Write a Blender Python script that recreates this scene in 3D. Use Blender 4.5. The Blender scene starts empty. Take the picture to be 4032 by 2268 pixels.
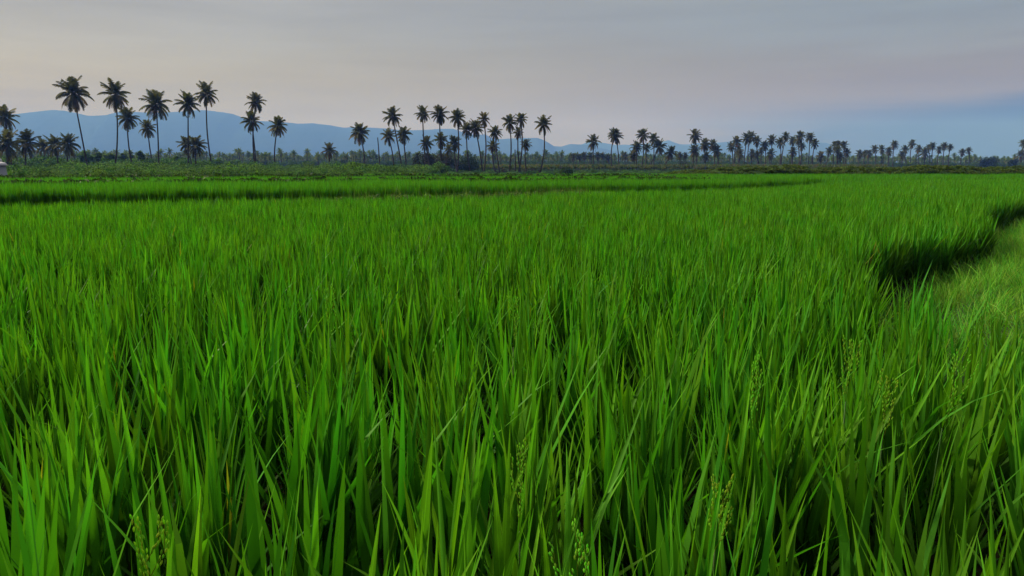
import bpy, math, random
import numpy as np
from mathutils import Vector, Matrix

R = random.Random(11)
rng = np.random.default_rng(11)
scene = bpy.context.scene
COL = scene.collection
rad = math.radians

# ------------------------------------------------------------------ camera
CAM_H = 1.75
FPX = 2912.0                       # focal length in photo pixels (4032 wide)
HOR = 642.0                        # horizon row
PITCH = math.atan((1134 - HOR) / FPX)
cam = bpy.data.objects.new('camera', bpy.data.cameras.new('camera'))
COL.objects.link(cam)
cam.location = (0, 0, CAM_H)
cam.rotation_euler = (math.pi / 2 - PITCH, 0, 0)
cam.data.sensor_width = 36.0
cam.data.lens = 36.0 * FPX / 4032
cam.data.clip_start = 0.02
cam.data.clip_end = 60000
scene.camera = cam
cp, sp = math.cos(PITCH), math.sin(PITCH)

def ray(px, py):
    u = (px - 2016) / FPX
    v = (1134 - py) / FPX
    return (u, cp + v * sp, -sp + v * cp)

def at_depth(px, py, Y):           # world point seen at a photo pixel, Y metres ahead
    d = ray(px, py); t = Y / d[1]
    return Vector((d[0] * t, Y, CAM_H + d[2] * t))

def at_height(px, py, z):
    d = ray(px, py); t = (z - CAM_H) / d[2]
    return Vector((d[0] * t, d[1] * t, z))

def gz(y):                          # the land falls gently away from the camera
    if y < 45: return 0.0
    if y < 260: return -1.5 * (y - 45) / 215
    return -1.5
gzv = np.vectorize(gz)

# ------------------------------------------------------------------ helpers
def tag(o, label=None, cat=None, group=None, kind=None):
    if label: o['label'] = label
    if cat: o['category'] = cat
    if group: o['group'] = group
    if kind: o['kind'] = kind
    return o

def empty(name, loc, rz=0.0):
    o = bpy.data.objects.new(name, None)
    o.empty_display_size = 0.3
    o.location = loc; o.rotation_euler = (0, 0, rz)
    COL.objects.link(o)
    return o

class MB:
    """collects polygons with a colour per vertex, then becomes ONE mesh"""
    def __init__(s):
        s.v = []; s.f = []; s.c = []; s.uv = []
    def add(s, vs, fs, col=(0.5, 0.5, 0.5), uv=None):
        n = len(s.v)
        s.v.extend(tuple(p) for p in vs)
        s.f.extend(tuple(n + i for i in f) for f in fs)
        s.c.extend([tuple(col)] * len(vs) if not isinstance(col, list) else col)
        s.uv.extend(uv if uv else [(0.5, 0.5)] * len(vs))
    def mesh(s, name, mat, smooth=False):
        me = bpy.data.meshes.new(name)
        me.from_pydata(s.v, [], s.f)
        a = me.attributes.new('tint', 'FLOAT_COLOR', 'POINT')
        c = np.ones((len(s.v), 4), np.float32); c[:, :3] = np.array(s.c, np.float32).reshape(-1, 3)
        a.data.foreach_set('color', c.ravel())
        b = me.attributes.new('lw', 'FLOAT_VECTOR', 'POINT')
        u = np.zeros((len(s.v), 3), np.float32); u[:, :2] = np.array(s.uv, np.float32).reshape(-1, 2)
        b.data.foreach_set('vector', u.ravel())
        if mat: me.materials.append(mat)
        if smooth: me.shade_smooth()
        me.update()
        return me
    def obj(s, name, mat, parent=None, smooth=False, loc=None):
        o = bpy.data.objects.new(name, s.mesh(name, mat, smooth))
        COL.objects.link(o)
        if parent: o.parent = parent
        if loc is not None: o.location = loc
        return o

def tube(mb, pts, radii, n=8, col=(0.5, 0.5, 0.5), cap=True):
    pts = [Vector(p) for p in pts]
    vs = []; fs = []
    up = Vector((0.13, 0.97, 0.21)).normalized()
    for i, p in enumerate(pts):
        t = (pts[min(i + 1, len(pts) - 1)] - pts[max(i - 1, 0)]).normalized()
        a = t.cross(up).normalized(); b = t.cross(a).normalized()
        for k in range(n):
            an = 2 * math.pi * k / n
            vs.append(p + (a * math.cos(an) + b * math.sin(an)) * radii[i])
    for i in range(len(pts) - 1):
        for k in range(n):
            k2 = (k + 1) % n
            fs.append((i * n + k, i * n + k2, (i + 1) * n + k2, (i + 1) * n + k))
    if cap:
        fs.append(tuple(range(n - 1, -1, -1)))
        fs.append(tuple((len(pts) - 1) * n + k for k in range(n)))
    mb.add(vs, fs, col)

def lathe(mb, prof, n=24, col=(0.5, 0.5, 0.5), c=(0, 0, 0)):
    vs = []; fs = []
    for r_, z in prof:
        for k in range(n):
            a = 2 * math.pi * k / n
            vs.append((c[0] + r_ * math.cos(a), c[1] + r_ * math.sin(a), c[2] + z))
    for i in range(len(prof) - 1):
        for k in range(n):
            k2 = (k + 1) % n
            fs.append((i * n + k, i * n + k2, (i + 1) * n + k2, (i + 1) * n + k))
    mb.add(vs, fs, col)

def inpoly(P, poly):
    x, y = P[:, 0], P[:, 1]
    ins = np.zeros(len(P), bool)
    n = len(poly)
    for i in range(n):
        x1, y1 = poly[i]; x2, y2 = poly[(i + 1) % n]
        c = (y1 > y) != (y2 > y)
        xs = (x2 - x1) * (y - y1) / ((y2 - y1) if y2 != y1 else 1e-9) + x1
        ins ^= c & (x < xs)
    return ins

def resample(poly, step):
    out = []
    for (a, b) in zip(poly[:-1], poly[1:]):
        n = max(1, int(math.dist(a, b) / step))
        for i in range(n):
            t = i / n
            out.append((a[0] + (b[0] - a[0]) * t, a[1] + (b[1] - a[1]) * t))
    out.append(poly[-1])
    return out

def smooth_line(pts, it=2):
    for _ in range(it):
        q = [pts[0]]
        for a, b in zip(pts[:-1], pts[1:]):
            q.append((a[0] * .75 + b[0] * .25, a[1] * .75 + b[1] * .25))
            q.append((a[0] * .25 + b[0] * .75, a[1] * .25 + b[1] * .75))
        q.append(pts[-1]); pts = q
    return pts

def vnoise(x, y, seed=0):
    """cheap smooth value noise on numpy arrays, -1..1"""
    x = np.asarray(x, float); y = np.asarray(y, float)
    def h(i, j):
        s = np.sin(i * 127.1 + j * 311.7 + seed * 74.7) * 43758.5453
        return (s - np.floor(s)) * 2 - 1
    i = np.floor(x); j = np.floor(y); fx = x - i; fy = y - j
    fx = fx * fx * (3 - 2 * fx); fy = fy * fy * (3 - 2 * fy)
    a = h(i, j) * (1 - fx) + h(i + 1, j) * fx
    b = h(i, j + 1) * (1 - fx) + h(i + 1, j + 1) * fx
    return a * (1 - fy) + b * fy

def fbm(x, y, seed=0, o=4):
    t = 0; a = 1.0; n = 0
    for k in range(o):
        t = t + a * vnoise(np.asarray(x) * 2 ** k, np.asarray(y) * 2 ** k, seed + k * 13); n += a; a *= .5
    return t / n

# ------------------------------------------------------------------ materials
def new_mat(name):
    m = bpy.data.materials.new(name); m.use_nodes = True
    nt = m.node_tree; nt.nodes.clear()
    return m, nt, nt.nodes, nt.links

def leaf_mat(name, trans=0.35, tcol=(1.0, 1.25, 0.5), rough=0.5, spec=0.25, var=0.35, huevar=0.02, veins=False):
    """leaf tissue: colour from the vertex tint, varied per instance, part of the light passing through"""
    m, nt, N, L = new_mat(name)
    out = N.new('ShaderNodeOutputMaterial')
    at = N.new('ShaderNodeAttribute'); at.attribute_name = 'tint'
    oi = N.new('ShaderNodeObjectInfo')
    hs = N.new('ShaderNodeHueSaturation')
    mr = N.new('ShaderNodeMapRange'); mr.inputs[3].default_value = 1 - var; mr.inputs[4].default_value = 1 + var
    L.new(oi.outputs['Random'], mr.inputs[0]); L.new(mr.outputs[0], hs.inputs['Value'])
    m2 = N.new('ShaderNodeMath'); m2.operation = 'MULTIPLY'; m2.inputs[1].default_value = 7.31
    L.new(oi.outputs['Random'], m2.inputs[0])
    fr = N.new('ShaderNodeMath'); fr.operation = 'FRACT'; L.new(m2.outputs[0], fr.inputs[0])
    mh = N.new('ShaderNodeMapRange'); mh.inputs[3].default_value = 0.5 - huevar; mh.inputs[4].default_value = 0.5 + huevar
    L.new(fr.outputs[0], mh.inputs[0]); L.new(mh.outputs[0], hs.inputs['Hue'])
    L.new(at.outputs['Color'], hs.inputs['Color'])
    colsock = hs.outputs['Color']
    if veins:
        uv = N.new('ShaderNodeAttribute'); uv.attribute_name = 'lw'
        sx = N.new('ShaderNodeSeparateXYZ'); L.new(uv.outputs['Vector'], sx.inputs[0])
        wv = N.new('ShaderNodeMath'); wv.operation = 'MULTIPLY'; wv.inputs[1].default_value = 55.0
        L.new(sx.outputs[0], wv.inputs[0])
        sn = N.new('ShaderNodeMath'); sn.operation = 'SINE'; L.new(wv.outputs[0], sn.inputs[0])
        ab = N.new('ShaderNodeMath'); ab.operation = 'SUBTRACT'; ab.inputs[1].default_value = 0.5; L.new(sx.outputs[0], ab.inputs[0])
        aa = N.new('ShaderNodeMath'); aa.operation = 'ABSOLUTE'; L.new(ab.outputs[0], aa.inputs[0])
        rb = N.new('ShaderNodeMapRange'); rb.inputs[1].default_value = 0.0; rb.inputs[2].default_value = 0.09
        rb.inputs[3].default_value = 1.5; rb.inputs[4].default_value = 1.0; L.new(aa.outputs[0], rb.inputs[0])
        mv = N.new('ShaderNodeMath'); mv.operation = 'MULTIPLY_ADD'; mv.inputs[1].default_value = 0.17
        L.new(sn.outputs[0], mv.inputs[0]); L.new(rb.outputs[0], mv.inputs[2])
        mx = N.new('ShaderNodeVectorMath'); mx.operation = 'SCALE'
        L.new(hs.outputs['Color'], mx.inputs[0]); L.new(mv.outputs[0], mx.inputs['Scale'])
        colsock = mx.outputs[0]
    pb = N.new('ShaderNodeBsdfPrincipled')
    L.new(colsock, pb.inputs['Base Color'])
    pb.inputs['Roughness'].default_value = rough
    pb.inputs['Specular IOR Level'].default_value = spec
    tc = N.new('ShaderNodeVectorMath'); tc.operation = 'MULTIPLY'; tc.inputs[1].default_value = tcol
    L.new(colsock, tc.inputs[0])
    tr = N.new('ShaderNodeBsdfTranslucent'); L.new(tc.outputs[0], tr.inputs['Color'])
    mix = N.new('ShaderNodeMixShader'); mix.inputs[0].default_value = trans
    L.new(pb.outputs[0], mix.inputs[1]); L.new(tr.outputs[0], mix.inputs[2])
    L.new(mix.outputs[0], out.inputs['Surface'])
    return m

def ramp_mat(name, cols, scale=4.0, detail=6, rough=0.9, bump=0.0, coords='Object', stretch=(1, 1, 1), spec=0.2, scale2=None):
    m, nt, N, L = new_mat(name)
    out = N.new('ShaderNodeOutputMaterial')
    tc = N.new('ShaderNodeTexCoord')
    mp = N.new('ShaderNodeMapping'); mp.inputs['Scale'].default_value = stretch
    L.new(tc.outputs[coords], mp.inputs[0])
    no = N.new('ShaderNodeTexNoise'); no.inputs['Scale'].default_value = scale; no.inputs['Detail'].default_value = detail
    no.inputs['Roughness'].default_value = 0.6
    L.new(mp.outputs[0], no.inputs['Vector'])
    rp = N.new('ShaderNodeValToRGB')
    el = rp.color_ramp.elements
    k = len(cols)
    while len(el) < k: el.new(0.5)
    for i, c in enumerate(cols):
        el[i].position = 0.3 + 0.4 * i / max(1, k - 1); el[i].color = (*c, 1)
    L.new(no.outputs['Fac'], rp.inputs[0])
    pb = N.new('ShaderNodeBsdfPrincipled')
    pb.inputs['Roughness'].default_value = rough
    pb.inputs['Specular IOR Level'].default_value = spec
    L.new(rp.outputs[0], pb.inputs['Base Color'])
    if bump:
        n2 = N.new('ShaderNodeTexNoise'); n2.inputs['Scale'].default_value = scale2 or scale * 4; n2.inputs['Detail'].default_value = 5
        L.new(mp.outputs[0], n2.inputs['Vector'])
        bp = N.new('ShaderNodeBump'); bp.inputs['Strength'].default_value = bump; bp.inputs['Distance'].default_value = 0.1
        L.new(n2.outputs['Fac'], bp.inputs['Height']); L.new(bp.outputs[0], pb.inputs['Normal'])
    L.new(pb.outputs[0], out.inputs['Surface'])
    return m

M = {}
M['rice'] = leaf_mat('rice_leaf', trans=0.35, tcol=(1.1, 1.25, 0.42), rough=0.5, spec=0.06, var=0.12, huevar=0.012, veins=True)
M['ricefar'] = leaf_mat('rice_leaf_distance', trans=0.35, tcol=(1.1, 1.25, 0.42), rough=0.5, spec=0.06, var=0.14, huevar=0.012)
M['grass'] = leaf_mat('bund_grass', trans=0.4, tcol=(1.1, 1.2, 0.5), rough=0.6, spec=0.05, var=0.25, huevar=0.02)
M['frond'] = leaf_mat('palm_frond', trans=0.3, tcol=(1.3, 1.2, 0.5), rough=0.6, spec=0.08, var=0.15, huevar=0.012)
M['dry'] = leaf_mat('dry_frond', trans=0.2, tcol=(1.2, 1.0, 0.7), rough=0.7, spec=0.1, var=0.2, huevar=0.01)
M['leaf'] = leaf_mat('tree_leaf', trans=0.3, tcol=(1.1, 1.2, 0.5), rough=0.6, spec=0.05, var=0.2, huevar=0.015)
M['trunk'] = ramp_mat('palm_trunk', [(0.035, 0.028, 0.022), (0.075, 0.06, 0.048), (0.11, 0.095, 0.08)], scale=1.5, stretch=(1, 1, 5), bump=0.5)
M['bark'] = ramp_mat('bark', [(0.03, 0.022, 0.016), (0.08, 0.06, 0.045)], scale=3, stretch=(3, 3, 0.6), bump=0.5)
M['mud'] = ramp_mat('paddy_mud', [(0.008, 0.007, 0.004), (0.018, 0.016, 0.008), (0.02, 0.03, 0.008)], scale=0.9, rough=1.0, bump=0.4, spec=0.02)
M['earth'] = ramp_mat('bund_earth', [(0.018, 0.035, 0.008), (0.03, 0.07, 0.012), (0.05, 0.11, 0.018)], scale=3.0, rough=0.95, bump=0.6)
M['hill'] = ramp_mat('haze_tinted_forest', [(0.03, 0.065, 0.11), (0.045, 0.09, 0.14), (0.05, 0.085, 0.12)], scale=0.012, rough=1.0, bump=0.0, spec=0.0)  # blue of the distant haze partly painted into the forest colour
M['plaster'] = ramp_mat('white_plaster', [(0.68, 0.75, 0.84), (0.78, 0.83, 0.88), (0.86, 0.88, 0.9)], scale=2.5, rough=0.8, bump=0.15)
M['cap'] = ramp_mat('roof_plaster', [(0.72, 0.72, 0.78), (0.84, 0.82, 0.86)], scale=3, rough=0.8, bump=0.15)
M['niche_shade'] = ramp_mat('dark_niche', [(0.008, 0.005, 0.005), (0.03, 0.012, 0.01)], scale=5, rough=0.9)
M['stem'] = leaf_mat('rice_stem', trans=0.1, rough=0.5, var=0.1)
M['grain'] = leaf_mat('rice_grain', trans=0.6, tcol=(1.15, 1.15, 0.6), rough=0.7, spec=0.03, var=0.08)
M['wood'] = ramp_mat('dead_wood', [(0.05, 0.035, 0.025), (0.12, 0.09, 0.065)], scale=4, rough=0.9, bump=0.4)
M['cloth'] = ramp_mat('pale_cloth', [(0.55, 0.55, 0.5), (0.72, 0.72, 0.68)], scale=6, rough=0.9, bump=0.3)

# ------------------------------------------------------------------ scattering (only for uncountable growth)
def scatter(name, pts, rot, scl, var, sources, label, cat):
    """one object of kind stuff: its points carry copies of the source plants through geometry nodes"""
    me = bpy.data.meshes.new(name)
    n = len(pts)
    me.vertices.add(n)
    me.vertices.foreach_set('co', np.asarray(pts, np.float32).ravel())
    for nm, ty, data, key in (('rot', 'FLOAT_VECTOR', rot, 'vector'), ('scl', 'FLOAT_VECTOR', scl, 'vector')):
        a = me.attributes.new(nm, ty, 'POINT'); a.data.foreach_set(key, np.asarray(data, np.float32).ravel())
    a = me.attributes.new('variant', 'INT', 'POINT'); a.data.foreach_set('value', np.asarray(var, np.int32))
    o = bpy.data.objects.new(name, me); COL.objects.link(o)
    src = bpy.data.collections.new(name + '_kinds')
    for s in sources: src.objects.link(s)
    ng = bpy.data.node_groups.new(name + '_scatter', 'GeometryNodeTree')
    ng.interface.new_socket('Geometry', in_out='INPUT', socket_type='NodeSocketGeometry')
    ng.interface.new_socket('Geometry', in_out='OUTPUT', socket_type='NodeSocketGeometry')
    N, L = ng.nodes, ng.links
    gi = N.new('NodeGroupInput'); go = N.new('NodeGroupOutput')
    ci = N.new('GeometryNodeCollectionInfo'); ci.inputs['Collection'].default_value = src
    ci.inputs['Separate Children'].default_value = True; ci.inputs['Reset Children'].default_value = True
    ip = N.new('GeometryNodeInstanceOnPoints'); ip.inputs['Pick Instance'].default_value = True
    def na(nm, ty):
        q = N.new('GeometryNodeInputNamedAttribute'); q.data_type = ty; q.inputs['Name'].default_value = nm
        return q.outputs['Attribute']
    L.new(gi.outputs[0], ip.inputs['Points']); L.new(ci.outputs[0], ip.inputs['Instance'])
    L.new(na('variant', 'INT'), ip.inputs['Instance Index'])
    L.new(na('rot', 'FLOAT_VECTOR'), ip.inputs['Rotation'])
    L.new(na('scl', 'FLOAT_VECTOR'), ip.inputs['Scale'])
    L.new(ip.outputs[0], go.inputs[0])
    md = o.modifiers.new('growth', 'NODES'); md.node_group = ng
    tag(o, label, cat, kind='stuff')
    return o

def source(name, mb, mat, smooth=False):
    return bpy.data.objects.new(name, mb.mesh(name, mat, smooth))

# ------------------------------------------------------------------ rice
def blade(mb, base, az, th0, length, width, droop, twist, nseg, col, fold=0.16, across=2):
    """one leaf: spine leaning th0 from the vertical towards az and bending over by droop"""
    h = Vector((math.cos(az), math.sin(az), 0)); side = Vector((-math.sin(az), math.cos(az), 0))
    p = Vector(base); vs = []; cs = []; uv = []; fs = []
    for i in range(nseg + 1):
        s = i / nseg
        th = th0 + droop * s * s
        t = h * math.sin(th) + Vector((0, 0, 1)) * math.cos(th)
        nrm = h * math.cos(th) - Vector((0, 0, 1)) * math.sin(th)
        tw = twist * (0.4 + 0.6 * s)
        w = side * math.cos(tw) + nrm * math.sin(tw)
        q = nrm * math.cos(tw) - side * math.sin(tw)
        wd = width * min(1.0, 0.5 + 1.6 * s) * max(0.0, 1 - s ** 1.9)
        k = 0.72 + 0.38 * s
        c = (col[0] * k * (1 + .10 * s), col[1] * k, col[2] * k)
        if i == nseg:
            vs.append(p.copy()); cs.append(c); uv.append((0.5, 1.0))
        elif across == 2:
            f = q * (fold * wd)
            vs += [p - w * wd * .5 - f, p.copy(), p + w * wd * .5 - f]; cs += [c] * 3
            uv += [(0, s), (0.5, s), (1, s)]
        else:
            vs += [p - w * wd * .5, p + w * wd * .5]; cs += [c] * 2; uv += [(0, s), (1, s)]
        p = p + t * (length / nseg)
    k = across + 1
    for i in range(nseg - 1):
        for j in range(across):
            a = i * k + j
            fs.append((a, a + 1, a + 1 + k, a + k))
    a = (nseg - 1) * k; tip = nseg * k
    for j in range(across): fs.append((a + j, a + j + 1, tip))
    mb.add(vs, fs, cs, uv)

RICE = (0.085, 0.295, 0.016)
def rice_col(r, dull=0.0):
    g = r.gauss(1, .22); g = min(1.5, max(.5, g))
    y = r.uniform(0, 1)
    return (RICE[0] * g * (0.75 + 0.38 * y), RICE[1] * g, RICE[2] * g * (1.2 - .5 * y))

def rice_hill(seed, tillers, leaves, nseg, across, wmul=1.0, height=0.88, spread=0.045):
    r = random.Random(seed); mb = MB()
    for t in range(tillers):
        a = r.uniform(0, 2 * math.pi); rr = spread * math.sqrt(r.random())
        b = Vector((rr * math.cos(a), rr * math.sin(a), 0))
        lean = r.uniform(0.0, 0.16); la = a + r.uniform(-.7, .7)
        d = Vector((math.cos(la) * math.sin(lean), math.sin(la) * math.sin(lean), math.cos(lean)))
        hh = height * r.uniform(.88, 1.06)
        c = rice_col(r)
        if nseg > 4:
            tube(mb, [b, b + d * hh * .3, b + d * hh * .6], [.0028, .0024, .0016], 4, (c[0] * .6, c[1] * .55, c[2] * .6), cap=False)
        az0 = r.uniform(0, 2 * math.pi)
        for k in range(leaves):                      # upper leaves: stiff broad spears
            f = (k + .5) / leaves
            z0 = hh * (0.20 + 0.38 * f) + r.uniform(-.03, .03)
            ln = (hh - z0) * r.uniform(.85, 1.12)
            az = az0 + k * 2.6 + r.uniform(-.5, .5)
            th = abs(r.gauss(0.11, 0.08)) + (1 - f) * .05
            if r.random() < .10: th += r.uniform(.15, .5)
            dr = abs(r.gauss(0.08, .10))
            if r.random() < .07: dr += r.uniform(.4, 1.2)
            c = rice_col(r)
            if r.random() < .005: c = (.30, .36, .03)
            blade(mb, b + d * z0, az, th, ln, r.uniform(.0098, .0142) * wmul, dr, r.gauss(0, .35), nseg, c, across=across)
        for k in range(3 if nseg > 4 else 2):        # low leaves, coloured darker to put shade in the gaps
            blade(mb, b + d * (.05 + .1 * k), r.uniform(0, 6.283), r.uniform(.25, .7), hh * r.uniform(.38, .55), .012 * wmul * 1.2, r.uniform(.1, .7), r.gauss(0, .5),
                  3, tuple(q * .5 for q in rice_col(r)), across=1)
    return mb

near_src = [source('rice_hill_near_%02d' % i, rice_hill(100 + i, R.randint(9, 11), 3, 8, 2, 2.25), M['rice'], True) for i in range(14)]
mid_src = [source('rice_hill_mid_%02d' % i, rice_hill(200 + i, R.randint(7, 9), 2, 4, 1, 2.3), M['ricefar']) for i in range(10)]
def grid_in(poly, step, jit, keep=None):
    P = np.array(poly); x0, y0 = P.min(0); x1, y1 = P.max(0)
    gx, gy = np.meshgrid(np.arange(x0, x1, step), np.arange(y0, y1, step))
    p = np.stack([gx.ravel(), gy.ravel()], 1)
    p += rng.uniform(-jit, jit, p.shape) * step
    m = inpoly(p, poly) & (np.abs(p[:, 0]) < 0.76 * p[:, 1] + 3.5)
    p = p[m]
    if keep is not None: p = p[keep(p)]
    return p

def growth(p, z, nvar, tilt, s0, s1, zs=1.0, lean=None):
    n = len(p)
    pts = np.column_stack([p, np.broadcast_to(z, (n,))])
    rot = np.column_stack([rng.normal(0, tilt, n), rng.normal(0, tilt, n), rng.uniform(0, 2 * math.pi, n)])
    if lean is not None: rot[:, :2] += lean
    s = rng.uniform(s0, s1, n)
    scl = np.column_stack([s, s, s * zs])
    return pts, rot, scl, rng.integers(0, nvar, n)

# outlines of the fields, metres on the ground
EDGE = smooth_line([(1.7, 0.55), (2.15, 1.5), (2.5, 2.7), (2.62, 3.9), (2.78, 5.6), (3.5, 7.4), (4.6, 9.4), (6.2, 10.8), (7.9, 12.0), (8.7, 13.4), (9.7, 15.4), (10.8, 17.4), (13.4, 19.6), (17, 24.5), (22.4, 31.5), (33, 46)], 2)
MAIN_FAR = [(-34, 15.9), (-13.1, 17.9), (-9.6, 18.4), (-6.1, 20.4), (-1.7, 21.3), (2.6, 25.6), (4.7, 26.9), (7.8, 28.0), (10.4, 30.7), (12.6, 33.6), (17.4, 39.5), (22, 42.5), (33, 46)]
MAIN = [(-34, 0.55)] + EDGE + MAIN_FAR[::-1][1:]
F2_NEAR = [(-36, 20.4), (-15.4, 22.6), (-11, 23.2), (-6.8, 24.4), (-1.9, 25.9), (2.8, 29.4), (8.3, 31.3), (13.1, 35.2), (17.6, 40)]
F2_FAR = [(-38, 28.4), (-21, 29.8), (-16, 31.6), (-9.5, 33.4), (-2.5, 34), (3.2, 35), (10.9, 38), (17.8, 40.6)]
F2 = F2_NEAR + F2_FAR[::-1]
F3 = [(-45, 33), (-20, 34.6), (-15, 36.8), (-9, 38.6), (-2.5, 39), (3.5, 39.8), (11, 42.2), (20, 44.8), (30, 48.5), (42, 53), (42, 55), (20, 50), (8, 48.5), (0, 47.5), (-10, 47), (-20, 45), (-28, 42.5), (-45, 41)]
F4 = [(-12, 51), (8, 53), (20, 54.5), (45, 59), (50, 62.5), (25, 60.5), (8, 60), (-4, 59), (-12, 57)]

pN = grid_in(MAIN, 0.31, .40, lambda p: (np.hypot(p[:, 0], p[:, 1]) < 8.5) & (np.hypot(p[:, 0], p[:, 1]) > 0.9))
P_, Rr, S_, V_ = growth(pN, 0.0, len(near_src), 0.06, .93, 1.07)
S_[:, 2] *= 1 + 0.05 * vnoise(pN[:, 0] * .8, pN[:, 1] * .8, 3)
S_ *= np.interp(np.hypot(pN[:, 0], pN[:, 1]), [2.5, 8.5], [1.2, 1.0])[:, None]
rice_near = (P_, Rr, S_, V_)
pM = grid_in(MAIN, 0.285, .42, lambda p: np.hypot(p[:, 0], p[:, 1]) >= 8.5)
P_, Rr, S_, V_ = growth(pM, 0.0, len(mid_src), 0.07, .92, 1.08)
S_[:, 2] *= 1 + 0.05 * vnoise(pM[:, 0] * .5, pM[:, 1] * .5, 3)
fe = np.interp(pM[:, 0], [q[0] for q in MAIN_FAR], [q[1] for q in MAIN_FAR]) - pM[:, 1]
S_[:, 2] *= np.where(pM[:, 0] < 16, np.interp(fe, [0, 3], [.93, 1]), 1)          # shorter plants along the bund
allp = [np.concatenate(q) for q in zip(rice_near, (P_, Rr, S_, V_ + len(near_src)))]
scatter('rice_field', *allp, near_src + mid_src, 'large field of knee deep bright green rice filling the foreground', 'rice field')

def field(name, poly, hmul, label, front=None):
    p = grid_in(poly, 0.20, .46)
    if front:                                    # extra plants added along the open side to block light and darken its front
        a = grid_in(poly, 0.15, .46)
        fe = a[:, 1] - np.interp(a[:, 0], [q[0] for q in front], [q[1] for q in front])
        p = np.concatenate([p, a[fe < 1.3]])
    P_, Rr, S_, V_ = growth(p, 0.0, len(mid_src), 0.07, .92, 1.08)
    S_[:, 2] *= hmul * (1 + 0.06 * vnoise(p[:, 0] * .4, p[:, 1] * .4, 5))
    src = [bpy.data.objects.new(s.name.replace('mid', name.replace('_', '')), s.data) for s in mid_src]
    scatter(name, P_, Rr, S_, V_, src, label, 'rice field')
field('rice_field', F2, 1.16, 'second rice field with dark front edge beyond the weedy bund', F2_NEAR)
field('rice_field', F3, 1.07, 'third strip of rice behind the second field')
field('rice_field', F4, 1.02, 'farthest thin strip of rice below the palm trees')

# rice plants with ripening ears (these few can be told apart)
def rice_ear_plant(px, py, z, tilt, az, label, big=1.0, seed=0):
    r = random.Random(seed)
    z += .18
    tip = at_height(px, py, z)
    h = z - 0.2 * big
    base = Vector((tip.x - math.cos(az) * tilt * .5, tip.y - math.sin(az) * tilt * .5, 0))
    root = empty('rice_plant', base)
    tag(root, label, 'rice plant', 'rice plants with ripening ears')
    hv = Vector((math.cos(az), math.sin(az), 0))
    st = [Vector((0, 0, 0)), hv * tilt * .08 + Vector((0, 0, h * .5)), hv * tilt * .25 + Vector((0, 0, h))]
    mb = MB(); tube(mb, st, [.004, .003, .002], 6, (.06, .16, .015)); mb.obj('stem', M['stem'], root, True)
    mb = MB(); p0 = st[-1]; tp = Vector((tip.x - base.x, tip.y - base.y, z))
    for b in range(7):
        off = Vector((r.gauss(0, .016), r.gauss(0, .016), 0))
        s0 = b / 9
        a = p0.lerp(tp, s0); e = p0.lerp(tp, min(1.04, s0 + .55)) + off * big
        if b > 4: e.z -= .03
        tube(mb, [a, (a + e) / 2 + off * .4, e], [.0008, .0007, .0005], 4, (.18, .26, .03))
        for g in range(15):
            s = .25 + .75 * g / 14
            c = a.lerp(e, s) + off * .4 * math.sin(s * 3) + Vector((r.uniform(-.005, .005), r.uniform(-.005, .005), 0))
            d = (e - a).normalized(); d = (d + Vector((r.uniform(-.3, .3), r.uniform(-.3, .3), 0))).normalized()
            col = (.34 * r.uniform(.8, 1.2), .70 * r.uniform(.8, 1.15), .07)
            tube(mb, [c - d * .0055, c - d * .002, c + d * .002, c + d * .0055], [.0005, .0018, .0018, .0003], 5, col)
    mb.obj('ear', M['grain'], root, True)
    for k in range(3):
        mb = MB()
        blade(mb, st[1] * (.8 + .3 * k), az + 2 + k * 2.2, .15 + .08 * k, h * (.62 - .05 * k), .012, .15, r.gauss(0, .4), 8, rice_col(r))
        mb.obj('leaf', M['rice'], root, True)
ears = [
    (3012, 1385, .98, .10, 0.3, 'rice plant with the largest upright yellow green ear, right of centre', 1.5),
    (2050, 1730, .90, .02, 1.2, 'rice plant with a short forked pale ear in front of a dark gap, bottom centre', 1.2),
    (545, 2010, .98, .12, 2.6, 'rice plant with a nodding yellow ear low in the bottom left corner', 1.4),
    (3352, 1315, .99, .04, 1.0, 'rice plant with two thin upright ears left of the grass path', 1.2),
    (3785, 1385, .95, .22, 0.4, 'rice plant with an ear arching sideways to the right beside the grass path', 1.3),
    (3492, 1455, .95, .05, 1.4, 'rice plant with a slim pale ear between the forked and the arching ears', 1.1),
    (2862, 1850, .86, .08, .2, 'rice plant with a small ear bent low under the largest ear', 1.0),
    (1290, 1125, .98, .05, 1.9, 'rice plant with a thin straw coloured ear standing in the middle distance at left', 1.3),
    (2255, 2060, .90, .10, 2.4, 'rice plant with a tiny drooping ear at the bottom just right of centre', 1.0),
    (2025, 1150, .98, .05, 1.2, 'rice plant with a thin yellow ear in the middle distance at centre', 1.3),
]
for i, e in enumerate(ears): rice_ear_plant(*e[:6], big=e[6], seed=50 + i)

# ------------------------------------------------------------------ ground
mb = MB()
ys = [-60, -20, 0, 20, 45, 60, 80, 110, 150, 200, 260, 400, 800, 2000, 4000, 8200]
xs = [-8900, -5000, -1500, -500, -200, -80, -30, 0, 30, 80, 200, 500, 1500, 5000, 8900]
vs = [(x, y, gz(y)) for y in ys for x in xs]
nx = len(xs)
fs = [(j * nx + i, j * nx + i + 1, (j + 1) * nx + i + 1, (j + 1) * nx + i) for j in range(len(ys) - 1) for i in range(nx - 1)]
mb.add(vs, fs)
tag(mb.obj('ground', M['mud']), kind='structure')

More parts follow.
